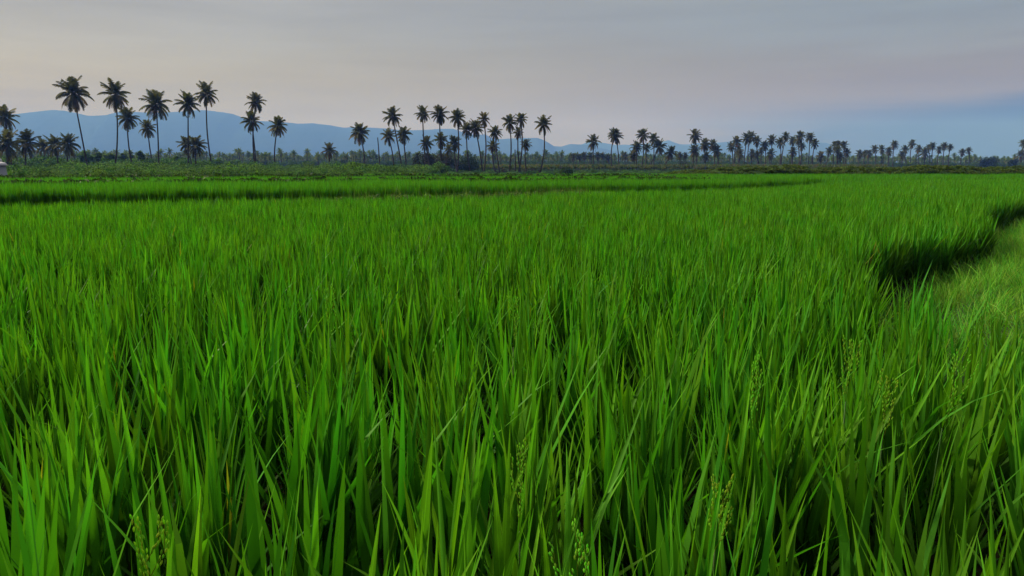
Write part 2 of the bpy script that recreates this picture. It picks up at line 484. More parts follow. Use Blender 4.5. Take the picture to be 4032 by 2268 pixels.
def ribbon(name, line, prof, mat, seed=0, amp=.05, freq=1.6, hfun=None):
    """earth bank swept along a line; prof = (offset to the right, height)"""
    pts = resample(line, .35 if len(line) > 20 or math.dist(line[0], line[-1]) < 70 else .8)
    mb = MB(); vs = []; n = len(pts); m = len(prof)
    for i, p in enumerate(pts):
        a = pts[max(0, i - 1)]; b = pts[min(n - 1, i + 1)]
        tx, ty = b[0] - a[0], b[1] - a[1]; l = math.hypot(tx, ty); nx_, ny_ = ty / l, -tx / l
        k = hfun(p) if hfun else 1.0
        for o, h in prof:
            x = p[0] + nx_ * o; y = p[1] + ny_ * o
            z = h * k
            if h > .02: z += amp * float(fbm(x * freq, y * freq, seed, 3)) * (h > 0.05)
            vs.append((x, y, z + gz(y)))
    fs = [(i * m + j, (i + 1) * m + j, (i + 1) * m + j + 1, i * m + j + 1) for i in range(n - 1) for j in range(m - 1)]
    mb.add(vs, fs)
    return tag(mb.obj(name, mat, None, True), kind='structure')

# path on the bund at the right (swept along the rice edge)
PATH_L = [(p[0] + .0, p[1]) for p in EDGE]
PATH_PROF = [(.25, -.02), (.55, .10), (.85, .26), (1.2, .34), (1.8, .36), (2.6, .37), (3.4, .36), (4.0, .30), (4.5, .12), (5.0, -.02)]
def off_line(line, d):
    out = []
    n = len(line)
    for i, p in enumerate(line):
        a = line[max(0, i - 2)]; b = line[min(n - 1, i + 2)]
        tx, ty = b[0] - a[0], b[1] - a[1]; l = math.hypot(tx, ty)
        out.append((p[0] + ty / l * d, p[1] - tx / l * d))
    return out
pathc = smooth_line([(0.3, -9), (.5, -3), (1.8, .0), (3.05, 1.4), (3.45, 3.4), (3.95, 5.4), (5.0, 7.7), (6.6, 9.6), (8.8, 11.5), (10.1, 13.9), (12.0, 16.9), (15.0, 19.7), (18.6, 24.5), (23.8, 31.5), (34.6, 46.2)], 2)
PPROF = [(-.75, -.03), (-.5, .08), (-.2, .24), (.15, .33), (.8, .36), (1.6, .37), (2.4, .36), (3.1, .28), (3.6, .1), (4.0, -.03)]
ribbon('path', pathc, PPROF, M['earth'], 2, .07, 1.3)
# bund under the photographer's feet
ribbon('near_bund', [(-30, -.35), (-10, -.35), (.2, -.4)], [(-.75, -.03), (-.5, .2), (-.2, .27), (.5, .28), (.9, .15), (1.2, -.03)], M['earth'], 4, .03)
# bund between the main and the second field
bc = smooth_line([(-32, 18.9), (-14, 21.0), (-10, 21.6), (-6.5, 23.1), (-1.8, 24.2), (2.7, 28.1), (4.9, 29.2), (8.1, 30.2), (12.9, 34.6), (17.5, 39.7)], 2)
hf = lambda p: max(.25, min(1.0, 1.0 - (p[0] - 2.5) / 6.0)) * (0.25 + .75 * min(1, max(0, (p[0] + 13) / 9)))
ribbon('weedy_bund', bc, [(-.8, -.03), (-.6, .2), (-.35, .40), (0, .46), (.35, .42), (.6, .2), (.8, -.03)], M['earth'], 6, .08, 2.0, hf)
b3 = [(-44, 30.6), (-20, 32.2), (-15.5, 34.2), (-9.2, 36), (-2.5, 36.5), (3.3, 37.4), (11, 40.2), (18.5, 42.6), (32, 47.4), (42, 50.6)]
ribbon('low_bund', b3, [(-.6, -.03), (-.35, .3), (0, .36), (.35, .3), (.6, -.03)], M['earth'], 7, .06, 2)
b4 = [(-45, 42.6), (-28, 44.2), (-20, 46.8), (-10, 49), (0, 49.4), (8, 50.6), (20, 52.2), (42, 56.8)]
ribbon('low_bund', b4, [(-.6, -.03), (-.35, .3), (0, .36), (.35, .3), (.6, -.03)], M['earth'], 8, .06, 2)
# tall canal bank at the right distance
bk = [(9, 62), (14, 62.5), (25, 63), (38, 64), (52, 66), (75, 70)]
ribbon('canal_bank', bk, [(-1.8, -.05), (-1.2, .6), (-.6, 1.25), (0, 1.42), (1.5, 1.5), (2.6, 1.1), (4, -.05)], M['earth'], 9, .22, .35, lambda p: min(1, .35 + (p[0] - 9) / 14))

# ------------------------------------------------------------------ grass and weeds
def grass_tuft(seed, n, hmin, hmax, wid, spread, droopy=.8, cols=((.09, .20, .02), (.13, .24, .03), (.07, .17, .02))):
    r = random.Random(seed); mb = MB()
    for k in range(n):
        a = r.uniform(0, 6.283); rr = spread * math.sqrt(r.random())
        c = r.choice(cols); g = r.uniform(.75, 1.25)
        blade(mb, (rr * math.cos(a), rr * math.sin(a), 0), r.uniform(0, 6.283), r.uniform(.05, .7), r.uniform(hmin, hmax), wid * r.uniform(.7, 1.2),
              r.uniform(.2, droopy + .5), r.gauss(0, .5), 4, (c[0] * g, c[1] * g, c[2] * g), across=1)
    return mb
def weed(seed, n, h, leafsz, cols):
    """bushy weed: small leaves on a mound"""
    r = random.Random(seed); mb = MB()
    for k in range(n):
        a = r.uniform(0, 6.283); e = r.uniform(0, 1) ** .6
        d = Vector((math.cos(a) * math.sqrt(1 - e * e), math.sin(a) * math.sqrt(1 - e * e), e))
        q = r.uniform(.45, 1.0)
        p = Vector((d.x * h * .7 * q, d.y * h * .7 * q, d.z * h * q))
        t = Vector((r.gauss(0, 1), r.gauss(0, 1), r.gauss(.3, .7))).normalized()
        b = t.cross(Vector((r.gauss(0, 1), r.gauss(0, 1), r.gauss(0, 1)))).normalized()
        s = leafsz * r.uniform(.6, 1.3); c = r.choice(cols); g = r.uniform(.7, 1.3)
        mb.add([p - t * s, p + b * s * .45, p + t * s, p - b * s * .45], [(0, 1, 2, 3)], (c[0] * g, c[1] * g, c[2] * g))
    return mb

def along(line, n, w0, w1):
    pts = resample(line, .2); out = []
    for _ in range(n):
        i = R.randrange(1, len(pts)); a, b = pts[i - 1], pts[i]
        tx, ty = b[0] - a[0], b[1] - a[1]; l = math.hypot(tx, ty) or 1
        o = R.uniform(w0, w1); t = R.random()
        out.append((a[0] + tx * t + ty / l * o, a[1] + ty * t - tx / l * o, o))
    return np.array(out)

def prof_z(prof, o):
    return np.interp(o, [p[0] for p in prof], [p[1] for p in prof])

gcol = ((.12, .42, .035), (.16, .50, .05), (.08, .30, .025), (.26, .46, .07))
gsrc = [source('path_grass_%02d' % i, grass_tuft(400 + i, 34, .05, .16, .006, .10, 1.2, gcol), M['grass']) for i in range(8)]
gsrc += [source('path_grass_tall_%02d' % i, grass_tuft(450 + i, 26, .16, .42, .008, .09, 1.0, gcol), M['grass']) for i in range(5)]
q = along(pathc, 19000, -1.1, 3.6)
q = q[(np.abs(q[:, 0]) < .8 * q[:, 1] + 3) & (q[:, 1] > -.5)]
z = prof_z(PPROF, q[:, 2]) - .02
keep = (q[:, 1] > 8) | (vnoise(q[:, 0] * 2.2, q[:, 1] * 2.2, 31) > -.6)
q = q[keep]; z = z[keep]
P_, Rr, S_, V_ = growth(q[:, :2], z, 8, .2, .7, 1.3)
tall = (rng.random(len(q)) < np.where(q[:, 2] < .1, .35, np.where(q[:, 1] < 8.5, .22, .05)))
V_[tall] = 8 + rng.integers(0, 5, tall.sum())
scatter('path_grass', P_, Rr, S_, V_, gsrc, 'short pale green grass covering the path along the right edge', 'grass')

wcol = ((.08, .17, .04), (.11, .22, .045), (.06, .12, .03), (.14, .22, .06))
wsrc = [source('bund_weed_%02d' % i, weed(500 + i, 90, .28, .045, wcol), M['leaf']) for i in range(6)]
wsrc += [source('bund_weed_grass_%02d' % i, grass_tuft(520 + i, 26, .2, .5, .012, .12, .9, wcol), M['grass']) for i in range(4)]
q = along(bc, 2600, -.6, .6)
k = np.array([hf(p) for p in q[:, :2]])
P_, Rr, S_, V_ = growth(q[:, :2], .34 * k, 10, .25, .6, 1.35)
S_ *= (.40 + .85 * k)[:, None]
scatter('bund_weeds', P_, Rr, S_, V_, wsrc, 'band of low weeds growing along the bund between the two nearest rice fields', 'weeds')
q = np.concatenate([along(b3, 2400, -.5, .5), along(b4, 2000, -.5, .5)])
P_, Rr, S_, V_ = growth(q[:, :2], .2, 6, .25, 2.0, 2.9)
S_ *= np.interp(q[:, 0], [8, 17, 45], [1, .62, .72])[:, None]
src = [source('strip_shade_weed_%02d' % i, weed(540 + i, 110, .32, .05, ((.03, .06, .018), (.045, .08, .02), (.06, .10, .025))), M['leaf']) for i in range(6)]  # dark weed colours stand in for the shadow lines between the fields
scatter('bund_weeds', P_, Rr, S_, V_, src, 'weeds darkened into shade lines along the low bunds between the far rice strips', 'weeds')

bcol = ((.08, .14, .03), (.12, .20, .035), (.14, .16, .05), (.05, .09, .02))
bsrc = [source('bank_weed_%02d' % i, weed(560 + i, 120, .45, .07, bcol), M['leaf']) for i in range(6)]
q = along(bk, 5200, -1.7, 2.8)
kk = np.minimum(1, .35 + (q[:, 0] - 9) / 14)
z = np.interp(q[:, 2], [-1.8, -1.2, -.6, 0, 1.5, 2.6], [0, .6, 1.25, 1.42, 1.5, 1.1]) * kk + gzv(q[:, 1])
z += .22 * fbm(q[:, 0] * .35, q[:, 1] * .35, 9, 3) - .12
P_, Rr, S_, V_ = growth(q[:, :2], z, 6, .3, .45, 1.1)
S_[:, 2] *= .6
scatter('bank_grass', P_, Rr, S_, V_, bsrc, 'olive and brown grass covering the long canal bank at right', 'grass')

# undergrowth under the palms
ucol = ((.05, .13, .04), (.08, .19, .045), (.035, .09, .03), (.12, .22, .055))
usrc = [source('thicket_%02d' % i, weed(600 + i, 900, 1.0, .065, ucol[:2] + ((.04, .09, .03), (.03, .07, .025)) if i < 4 else ucol[1:] + ((.15, .31, .07),)), M['leaf']) for i in range(8)]
n = 5200
yy = rng.uniform(47, 190, n) ** 1.0
xx = rng.uniform(-.78, .0, n) * yy
hgt = rng.uniform(.55, 1.15, n) * np.interp(yy, [47, 60, 90, 190], [.95, 1.15, 1.3, 2.0]) * (1 + .55 * vnoise(xx * .16, yy * .08, 4))
edge_ok = xx / yy < np.interp(yy, [47, 60, 80, 120, 190], [-.30, -.18, -.13, -.12, -.10]) + .03 * vnoise(yy * .2, xx * .2, 8)
hut_gap = ~((xx < -27) & (yy < 49.5))
m = edge_ok & hut_gap
p = np.column_stack([xx, yy])[m]
P_, Rr, S_, V_ = growth(p, gzv(p[:, 1]) - .15, 4, .15, .9, 1.2)
V_ = V_ + 4 * (vnoise(p[:, 0] * .22, p[:, 1] * .3, 17) + .05 * (p[:, 1] - 62) > rng.uniform(-.3, .3, len(p)))
S_ *= hgt[m][:, None]; S_[:, :2] *= .95
n2 = 2600      # lower scrub under the middle and right palms
yy = rng.uniform(66, 330, n2); xx = rng.uniform(-.12, .8, n2) * yy
p2 = np.column_stack([xx, yy])
keep = ~((xx > 6) & (yy < 72))
p2 = p2[keep]
P2, R2, S2, V2 = growth(p2, gzv(p2[:, 1]) - .15, 8, .15, .35, .75)
S2[:, :2] *= 2.0
S2 *= np.interp(p2[:, 1], [60, 120, 330], [.7, 1.0, 2.2])[:, None]
n4 = 900
yy = rng.uniform(205, 270, n4); xx = rng.uniform(-.80, -.36, n4) * yy
P4, R4, S4, V4 = growth(np.column_stack([xx, yy]), gzv(yy) - .3, 8, .15, 2.2, 4.6)
S4 *= (np.interp(xx / yy, [-.8, -.45, -.36], [1.15, 1.0, .6]) * (1 + .3 * vnoise(xx * .15, yy * .1, 21)))[:, None]
P2 = np.concatenate([P2, P4]); R2 = np.concatenate([R2, R4]); S2 = np.concatenate([S2, S4]); V2 = np.concatenate([V2, V4])
scatter('undergrowth', np.concatenate([P_, P2]), np.concatenate([Rr, R2]), np.concatenate([S_, S2]), np.concatenate([V_, V2]), usrc,
        'dense low green undergrowth spreading below the palm trees', 'undergrowth')

# banana plants: a far plantation that reads as one mass
def banana(seed, h, mbcols):
    r = random.Random(seed); leaf = MB(); st = MB()
    tube(st, [(0, 0, 0), (.02, .01, h * .3), (.0, .03, h * .55)], [.11, .09, .06], 7, (.10, .13, .05))
    for k in range(9):
        az = k * 2.4 + r.uniform(-.3, .3); L_ = h * r.uniform(.5, .7); th = r.uniform(.15, .8)
        c = r.choice(mbcols)
        blade(leaf, (0, 0.03, h * .5), az, th, L_, h * .16, r.uniform(.7, 1.6), r.gauss(0, .3), 6, c, across=2, fold=.25)
    return st, leaf
bncol = ((.07, .13, .03), (.10, .17, .04), (.13, .16, .05), (.16, .14, .06))
bnsrc = []
for i in range(6):
    st, lf = banana(700 + i, 2.6, bncol); lf.add(st.v, st.f, st.c, st.uv)
    bnsrc.append(source('banana_%02d' % i, lf, M['leaf']))
n = 2400
yy = rng.uniform(235, 420, n); xx = rng.uniform(-.06, .50, n) * yy
p = np.column_stack([xx, yy])
P_, Rr, S_, V_ = growth(p, -1.5, 6, .06, .75, 1.15)
scatter('banana_grove', P_, Rr, S_, V_, bnsrc, 'pale green banana plantation in front of the far palm grove', 'banana plants')

# ------------------------------------------------------------------ palms
def frond(mb, r, az, e0, bend, L_, col, nleaf=20, hang=.6, wl=.28):
    """feather leaf of a coconut palm: arching rib with leaflets on both sides"""
    h = Vector((math.cos(az), math.sin(az), 0)); side = Vector((-math.sin(az), math.cos(az), 0))
    p = Vector((0, 0, 0)); n = 9; pts = []; dirs = []
    for i in range(n + 1):
        s = i / n; e = e0 - bend * s ** 1.4
        d = h * math.cos(e) + Vector((0, 0, 1)) * math.sin(e)
        pts.append(p.copy()); dirs.append(d); p = p + d * (L_ / n)
    tube(mb, pts, [.018 * (1 - .8 * i / n) for i in range(n + 1)], 3, (col[0] * 1.1, col[1] * .9, col[2]), cap=False)
    for k in range(nleaf):
        s = .16 + .84 * k / (nleaf - 1)
        f = s * n; i = min(n - 1, int(f)); a = pts[i].lerp(pts[i + 1], f - i); d = dirs[i]
        ll = wl * (math.sin(math.pi * min(1, .12 + s * .88)) ** .55 + .08) * r.uniform(.85, 1.15)
        for sg in (-1, 1):
            up = side.cross(d) * -1
            ld = (d * .55 + side * sg * .75 + Vector((0, 0, -hang * r.uniform(.6, 1.3)))).normalized()
            wv = d * (L_ * .026)
            g = r.uniform(.75, 1.25)
            tip = a + ld * ll
            mb.add([a - wv, a + wv, a + ld * ll * .6 + wv * .9, tip, a + ld * ll * .6 - wv * .7],
                   [(0, 1, 2, 3, 4)], (col[0] * g, col[1] * g, col[2] * g))

def crown(seed, nf=25, dry=2, yellow=0.0):
    r = random.Random(seed); g = MB(); dr = MB()
    for k in range(nf):
        f = k / (nf - 1)
        az = k * 2.399 + r.uniform(-.35, .35)
        e0 = rad(88 - 140 * f ** 1.1) + r.uniform(-.16, .16)
        bend = r.uniform(.45, .95) + .75 * min(1, max(0, (f - .12) / .35)) * r.uniform(.5, 1.1)
        L_ = r.uniform(.9, 1.12) * (.82 if f < .12 else 1.0)
        c = (.07, .085, .02)
        if r.random() < .3: c = (.11, .115, .025)
        if f > .6 and r.random() < .3: c = (.15, .12, .035)
        c = tuple(c[i] * (1 - yellow) + (.17, .16, .03)[i] * yellow for i in range(3))
        frond(g, r, az, e0, bend, L_, c, hang=.35 + .5 * f)
    for k in range(8):                       # nuts and flower stalks at the heart
        a = r.uniform(0, 6.28); q = Vector((math.cos(a) * .07, math.sin(a) * .07, -.06 + r.uniform(-.05, .03)))
        lathe(g, [(0.001, -.05), (.035, -.03), (.042, 0), (.03, .035), (.001, .05)], 6, (.06, .06, .02), q)
    for k in range(dry):
        az = r.uniform(0, 6.28)
        frond(dr, r, az, rad(r.uniform(-70, -35)), r.uniform(.4, .9), r.uniform(.75, .95), r.choice(((.22, .12, .035), (.28, .15, .04), (.16, .10, .04))), nleaf=11, hang=.9, wl=.2)
    return g, dr

CROWNS = []
for i in range(14):
    g, d = crown(800 + i, R.randint(26, 31), 5)
    CROWNS.append((g.mesh('crown', M['frond']), d.mesh('dry_frond', M['dry'])))
g, d = crown(850, 26, 10); SKIRT = (g.mesh('crown', M['frond']), d.mesh('dry_frond', M['dry']))
g, d = crown(851, 27, 3, .45); YELLOW = (g.mesh('crown', M['frond']), d.mesh('dry_frond', M['dry']))

def palm_root(bx, D):
    x = (bx - 2016) / FPX * D * (cp * cp + sp * sp) / 1.0
    x = at_depth(bx, HOR, D).x
    return Vector((x, D, gz(D)))

def trunk_mesh(top, r0, r1, r, bow=None):
    L_ = top.length; n = 12
    side = Vector((r.uniform(-1, 1), r.uniform(-.4, .4), 0)) * L_ * .06 if bow is None else Vector((bow * L_, 0, 0))
    pts = []; radii = []
    for i in range(n + 1):
        s = i / n
        hx = top * s; lean = Vector((top.x, top.y, 0)) * (.95 * (s ** .8 - s))      # leans early, straightens later
        pts.append(Vector((hx.x, hx.y, hx.z)) + lean + side * math.sin(math.pi * s))
        radii.append(r0 * (1 + .8 * max(0, .08 - s) / .08) * (1 - s) + r1 * s)
    pts[0].z -= .3
    mb = MB(); tube(mb, pts, radii, 7)
    return mb

GROUPS = {
    'L': 'tall coconut palms on the left', 'LL': 'low bushy palms at the left edge', 'M': 'coconut palms in the middle cluster',
    'R1': 'coconut palms right of centre', 'R2': 'coconut palms in the right hand clumps', 'F': 'short palms in the far row', 'E': 'small coconut palms along the right horizon'}
# crown x, crown y, crown radius (photo px), foot x, depth, cluster, words, kind
PALMS = [
    (19, 457, 50, 46, 195, 'L', 'tall palm cut by the left edge of the picture above the white shrine', ''),
    (288, 362, 68, 348, 190, 'L', 'tallest palm at far left, trunk leaning left above all others', ''),
    (455, 368, 58, 444, 190, 'L', 'tall palm with full drooping crown, second tall one from the left edge group', ''),
    (501, 463, 45, 526, 200, 'L', 'shorter palm tucked under the right side of a full drooping crown', ''),
    (614, 408, 58, 621, 195, 'L', 'tall palm with wide flat crown on a straight trunk, left of two touching crowns', ''),
    (581, 503, 36, 607, 215, 'L', 'slim small palm leaning left beside a straight tall trunk', ''),
    (740, 405, 50, 737, 190, 'L', 'left palm of the tall pair whose crowns touch', ''),
    (813, 366, 48, 838, 190, 'L', 'right and taller palm of the pair whose crowns touch', ''),
    (732, 567, 36, 757, 205, 'L', 'low palm behind a tall trunk, left one of the low pair', ''),
    (771, 571, 42, 770, 200, 'L', 'low spreading palm, right one of the low pair', ''),
    (1007, 400, 38, 1004, 195, 'L', 'tall slender palm with a lower palm at its left shoulder', ''),
    (991, 474, 42, 1009, 200, 'L', 'lower palm with an orange dry frond beside a tall slender one', 'skirt'),
    (1094, 494, 42, 1082, 205, 'L', 'lone palm with a rounded crown, last of the tall left row', ''),
    (29, 563, 60, 29, 185, 'LL', 'bushy low palm just above the white shrine', ''),
    (104, 558, 50, 96, 190, 'LL', 'bushy low palm with yellow hanging fronds, right of the shrine', 'skirt'),
    (170, 575, 35, 172, 215, 'LL', 'smallest of the bushy low palms near the left edge', ''),
    (215, 567, 42, 228, 205, 'LL', 'bushy low palm left of the last one in the low row', ''),
    (267, 563, 45, 268, 200, 'LL', 'bushy low palm at the right end of the low row, before the tallest trunk', ''),
    (1296, 590, 30, 1299, 240, 'M', 'short isolated palm with an orange skirt of dry fronds', 'skirt'),
    (1416, 520, 40, 1438, 215, 'M', 'palm leaning left with a ragged crown, left of the bare trunk', ''),
    (1545, 455, 37, 1588, 205, 'M', 'tallest of three palms leaning left together', ''),
    (1529, 534, 32, 1553, 225, 'M', 'lower left palm of three leaning left together', ''),
    (1587, 527, 33, 1603, 212, 'M', 'lower right palm of three leaning left together', ''),
    (1664, 446, 31, 1681, 200, 'M', 'tall thin palm with a starry crown over the left part of the dark tree', ''),
    (1730, 448, 35, 1740, 198, 'M', 'tall palm with a starry crown over the middle of the dark tree', ''),
    (1678, 562, 29, 1696, 206, 'M', 'low palm with yellow fronds against the left of the dark tree', 'skirt'),
    (1736, 550, 30, 1756, 212, 'M', 'low dark palm crossing a tall straight trunk', ''),
    (1766, 588, 24, 1757, 208, 'M', 'lowest palm of the middle cluster with yellow green fronds', 'yellow'),
    (1789, 562, 30, 1800, 212, 'M', 'low palm right of the yellow green one', ''),
    (1801, 461, 34, 1799, 198, 'M', 'tall palm on a plumb trunk at the right of the dark tree', ''),
    (1837, 509, 30, 1853, 206, 'M', 'medium palm, left of the two overlapping crowns mid height', ''),
    (1872, 502, 34, 1903, 206, 'M', 'medium palm leaning left, right of the two overlapping crowns', ''),
    (1905, 468, 28, 1905, 198, 'M', 'slender tall palm with golden fronds on an upright trunk', 'yellow'),
    (1950, 521, 30, 1969, 206, 'M', 'medium palm right of the golden one, leaning left', ''),
    (1941, 575, 25, 1953, 210, 'M', 'small palm below the medium leaning one', ''),
    (2006, 480, 32, 2004, 199, 'M', 'left palm of the tall pair standing close together at centre', ''),
    (2051, 468, 28, 2040, 199, 'M', 'right palm of the tall pair standing close together at centre', ''),
    (2040, 522, 23, 2051, 201, 'M', 'short palm under the tall pair at centre, trunk crossing', ''),
    (2071, 568, 23, 2075, 212, 'M', 'small low palm right of the tall pair', ''),
    (2139, 487, 36, 2125, 199, 'M', 'lone tall palm at the right end of the middle cluster', ''),
    (2336, 556, 26, 2341, 270, 'R1', 'lone palm right of centre before the row of short far palms', ''),
    (2419, 528, 24, 2411, 280, 'R1', 'left trunk of the twin palms sharing one crown', ''),
    (2425, 538, 24, 2439, 280, 'R1', 'right trunk of the twin palms sharing one crown', ''),
    (2507, 578, 22, 2506, 290, 'R1', 'palm at the left of the dense clump right of the twins', ''),
    (2531, 531, 24, 2522, 290, 'R1', 'tallest palm of the dense clump right of the twins', ''),
    (2493, 611, 20, 2499, 295, 'R1', 'low brownish palm at the left foot of the dense clump', 'skirt'),
    (2545, 581, 18, 2542, 300, 'R1', 'small palm in the middle of the dense clump', ''),
    (2574, 546, 22, 2573, 295, 'R1', 'second tallest palm of the dense clump, on a straight trunk', ''),
    (2596, 576, 26, 2548, 288, 'R1', 'palm leaning steeply right from the dense clump', ''),
    (2641, 600, 23, 2605, 292, 'R1', 'low palm leaning right, apart from the dense clump', 'skirt'),
    (2676, 611, 14, 2676, 400, 'R1', 'tiny palm, left of two small ones between two clumps', ''),
    (2699, 611, 12, 2699, 400, 'R1', 'tiny palm, right of two small ones between two clumps', ''),
    (2737, 534, 25, 2737, 310, 'R1', 'tall dark palm rising over a second crown directly below', ''),
    (2735, 592, 22, 2731, 305, 'R1', 'palm directly below the tall dark crown', ''),
    (2776, 568, 22, 2782, 315, 'R1', 'medium palm right of the stacked two crowns', ''),
    (2781, 616, 18, 2778, 305, 'R1', 'low brown palm near the banana leaves', 'skirt'),
    (2806, 568, 19, 2814, 320, 'R1', 'medium palm with tilted crown, right of its equal neighbour', ''),
    (2822, 592, 20, 2828, 320, 'R1', 'low palm at the right end of the second clump', ''),
]
for x, y, r_ in ((2258, 617, 14), (2281, 617, 13), (2302, 612, 14), (2326, 613, 13), (2353, 612, 14), (2372, 612, 13), (2394, 621, 14), (2461, 613, 14)):
    PALMS.append((x, y, r_, x + R.randint(-3, 6), 420, 'F', None, 'skirt' if R.random() < .35 else ''))
for x, y, r_, b, k in ((2880, 576, 18, 2889, ''), (2901, 557, 20, 2894, 'skirt'), (2907, 588, 15, 2905, ''), (2914, 605, 17, 2916, 'yellow'), (2940, 545, 21, 2930, ''),
                       (2957, 537, 20, 2950, ''), (2979, 554, 18, 2996, ''), (3011, 571, 18, 3013, ''), (3038, 549, 18, 3034, ''), (3072, 559, 18, 3067, ''), (3094, 537, 17, 3074, ''),
                       (2962, 603, 15, 2960, 'skirt'), (2980, 608, 14, 2982, 'skirt'), (2997, 594, 13, 3000, ''), (3034, 604, 18, 3034, 'skirt'), (3121, 554, 16, 3124, ''),
                       (3142, 553, 16, 3146, ''), (3151, 535, 19, 3148, ''), (3157, 574, 15, 3154, ''), (3122, 596, 17, 3122, ''), (3188, 540, 18, 3183, ''), (3208, 564, 17, 3202, ''),
                       (3231, 615, 18, 3231, 'yellow'), (3265, 593, 15, 3240, ''), (3287, 571, 16, 3287, ''), (3302, 569, 15, 3302, ''), (3323, 571, 15, 3320, ''), (3298, 594, 15, 3298, ''),
                       (3334, 599, 15, 3332, ''), (3309, 616, 15, 3309, 'skirt')):
    PALMS.append((x, y, r_, b, 345 + R.randint(-15, 20), 'R2', None, k))
for x, y, r_, b, k in ((3385, 606, 15, 3385, ''), (3406, 602, 12, 3406, ''), (3422, 604, 14, 3421, ''), (3444, 586, 14, 3449, ''), (3471, 586, 15, 3473, 'skirt'), (3500, 595, 15, 3500, ''),
                       (3521, 569, 16, 3518, ''), (3552, 608, 14, 3552, ''), (3564, 588, 15, 3574, ''), (3591, 566, 15, 3589, ''), (3617, 586, 14, 3619, ''), (3640, 602, 19, 3640, 'skirt'),
                       (3657, 581, 12, 3660, ''), (3672, 573, 13, 3672, ''), (3698, 588, 13, 3696, ''), (3718, 574, 14, 3715, ''), (3742, 579, 12, 3739, ''), (3789, 599, 13, 3786, ''),
                       (3815, 591, 12, 3810, ''), (4034, 567, 17, 4036, ''), (4021, 610, 18, 4018, 'skirt')):
    PALMS.append((x, y, r_, b, 420 + R.randint(-15, 25), 'E', None, k))

ORD = ['first', 'second', 'third', 'fourth', 'fifth', 'sixth', 'seventh', 'eighth', 'ninth', 'tenth', 'eleventh', 'twelfth', 'thirteenth', 'fourteenth', 'fifteenth', 'sixteenth',
       'seventeenth', 'eighteenth', 'nineteenth', 'twentieth', 'twenty first', 'twenty second', 'twenty third', 'twenty fourth', 'twenty fifth', 'twenty sixth', 'twenty seventh',
       'twenty eighth', 'twenty ninth', 'thirtieth', 'thirty first']
CLW = {'F': 'in the short far row', 'R2': 'in the right clumps', 'E': 'along the right horizon'}
order = {}
for cl in CLW:
    xs_ = sorted(p[0] for p in PALMS if p[5] == cl)
    for i, x in enumerate(xs_): order[(cl, x)] = i
for i, (cx, cy, cr, bx, D, cl, words, kind) in enumerate(PALMS):
    r = random.Random(2000 + i)
    base = palm_root(bx, D)
    root = empty('palm_tree', base)
    top = at_depth(cx, cy + cr * .10, D) - base
    if words is None:
        ht = 'tall' if cy < 575 else ('middling' if cy < 595 else 'low')
        wd = {'skirt': ' with brown fronds', 'yellow': ' with yellowish fronds', '': ''}[kind]
        words = '%s palm%s, %s from the left %s' % (ht, wd, ORD[order[(cl, cx)]], CLW[cl])
    tag(root, words, 'palm tree', GROUPS[cl])
    w = (D / 200.0) ** .35
    trunk_mesh(top, .21 * w, .14 * w, r).obj('trunk', M['trunk'], root, True)
    cm, dm = {'skirt': SKIRT, 'yellow': YELLOW}.get(kind, CROWNS[r.randrange(len(CROWNS))])
    s = cr / FPX * D * {'L': 1.08, 'LL': 1.12, 'M': 1.16}.get(cl, 1.32)
    c = bpy.data.objects.new('crown', cm); COL.objects.link(c); c.parent = root; c.location = top
    c.scale = (s, s, s * 1.05); c.rotation_euler = (r.gauss(0, .07), top.x / max(1, top.z) * .5 + r.gauss(0, .07), r.uniform(0, 6.28))
    d = bpy.data.objects.new('dry_frond', dm); COL.objects.link(d); d.parent = root; d.location = top
    d.scale = c.scale; d.rotation_euler = c.rotation_euler

def bare_trunk(tx, ty, bx, D, label):
    base = palm_root(bx, D)
    mb = trunk_mesh(at_depth(tx, ty, D) - base, .2, .13, random.Random(int(tx)), 0.004)
    o = mb.obj('dead_palm_trunk', M['trunk'], None, True, base)
    tag(o, label, 'dead palm')
bare_trunk(1487, 541, 1497, 212, 'tall bare dead palm trunk without a crown left of three leaning palms')
bare_trunk(2028, 589, 2030, 204, 'short bare dead palm trunk standing under the tall pair at centre')

# far palm grove: reads as one mass
gsrc2 = []
for i in range(6):
    g, d = crown(900 + i, 17, 2)
    mb = MB(); s = 3.0
    H = 7.5 + i * .7
    for src_ in (g, d):
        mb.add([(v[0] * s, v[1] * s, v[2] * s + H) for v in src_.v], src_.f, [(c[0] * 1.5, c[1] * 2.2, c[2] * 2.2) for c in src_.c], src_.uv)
    tube(mb, [(0, 0, 0), (.1, .1, H * .5), (0, 0, H)], [.24, .2, .15], 5, (.07, .06, .05))
    gsrc2.append(source('grove_palm_%02d' % i, mb, M['frond']))
n = 3000
yy = rng.uniform(430, 900, n); xx = rng.uniform(-.80, .82, n) * yy
p = np.column_stack([xx, yy])
P_, Rr, S_, V_ = growth(p, -1.6, 6, .06, .8, 1.12)
S_ *= np.interp(xx / yy, [-.8, -.45, -.2, .1, .6, .8], [.9, .86, .8, .78, .66, .5])[:, None]
und = [source('grove_scrub_%02d' % i, weed(930 + i, 700, 3.2, .26, ((.06, .12, .045), (.075, .14, .05), (.05, .095, .04))), M['leaf']) for i in range(3)]
n3 = 2200
yy3 = rng.uniform(425, 620, n3); xx3 = rng.uniform(-.82, .84, n3) * yy3
P3, R3, S3, V3 = growth(np.column_stack([xx3, yy3]), -1.7, 3, .1, 1.0, 1.8)
S3 *= np.interp(xx3 / yy3, [-.8, .3, .8], [1.15, .9, .75])[:, None]
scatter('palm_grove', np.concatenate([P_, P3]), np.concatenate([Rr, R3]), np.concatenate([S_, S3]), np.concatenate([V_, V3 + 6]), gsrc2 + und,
        'hazy far palm grove stretching as one dark band below the hills', 'palm grove')

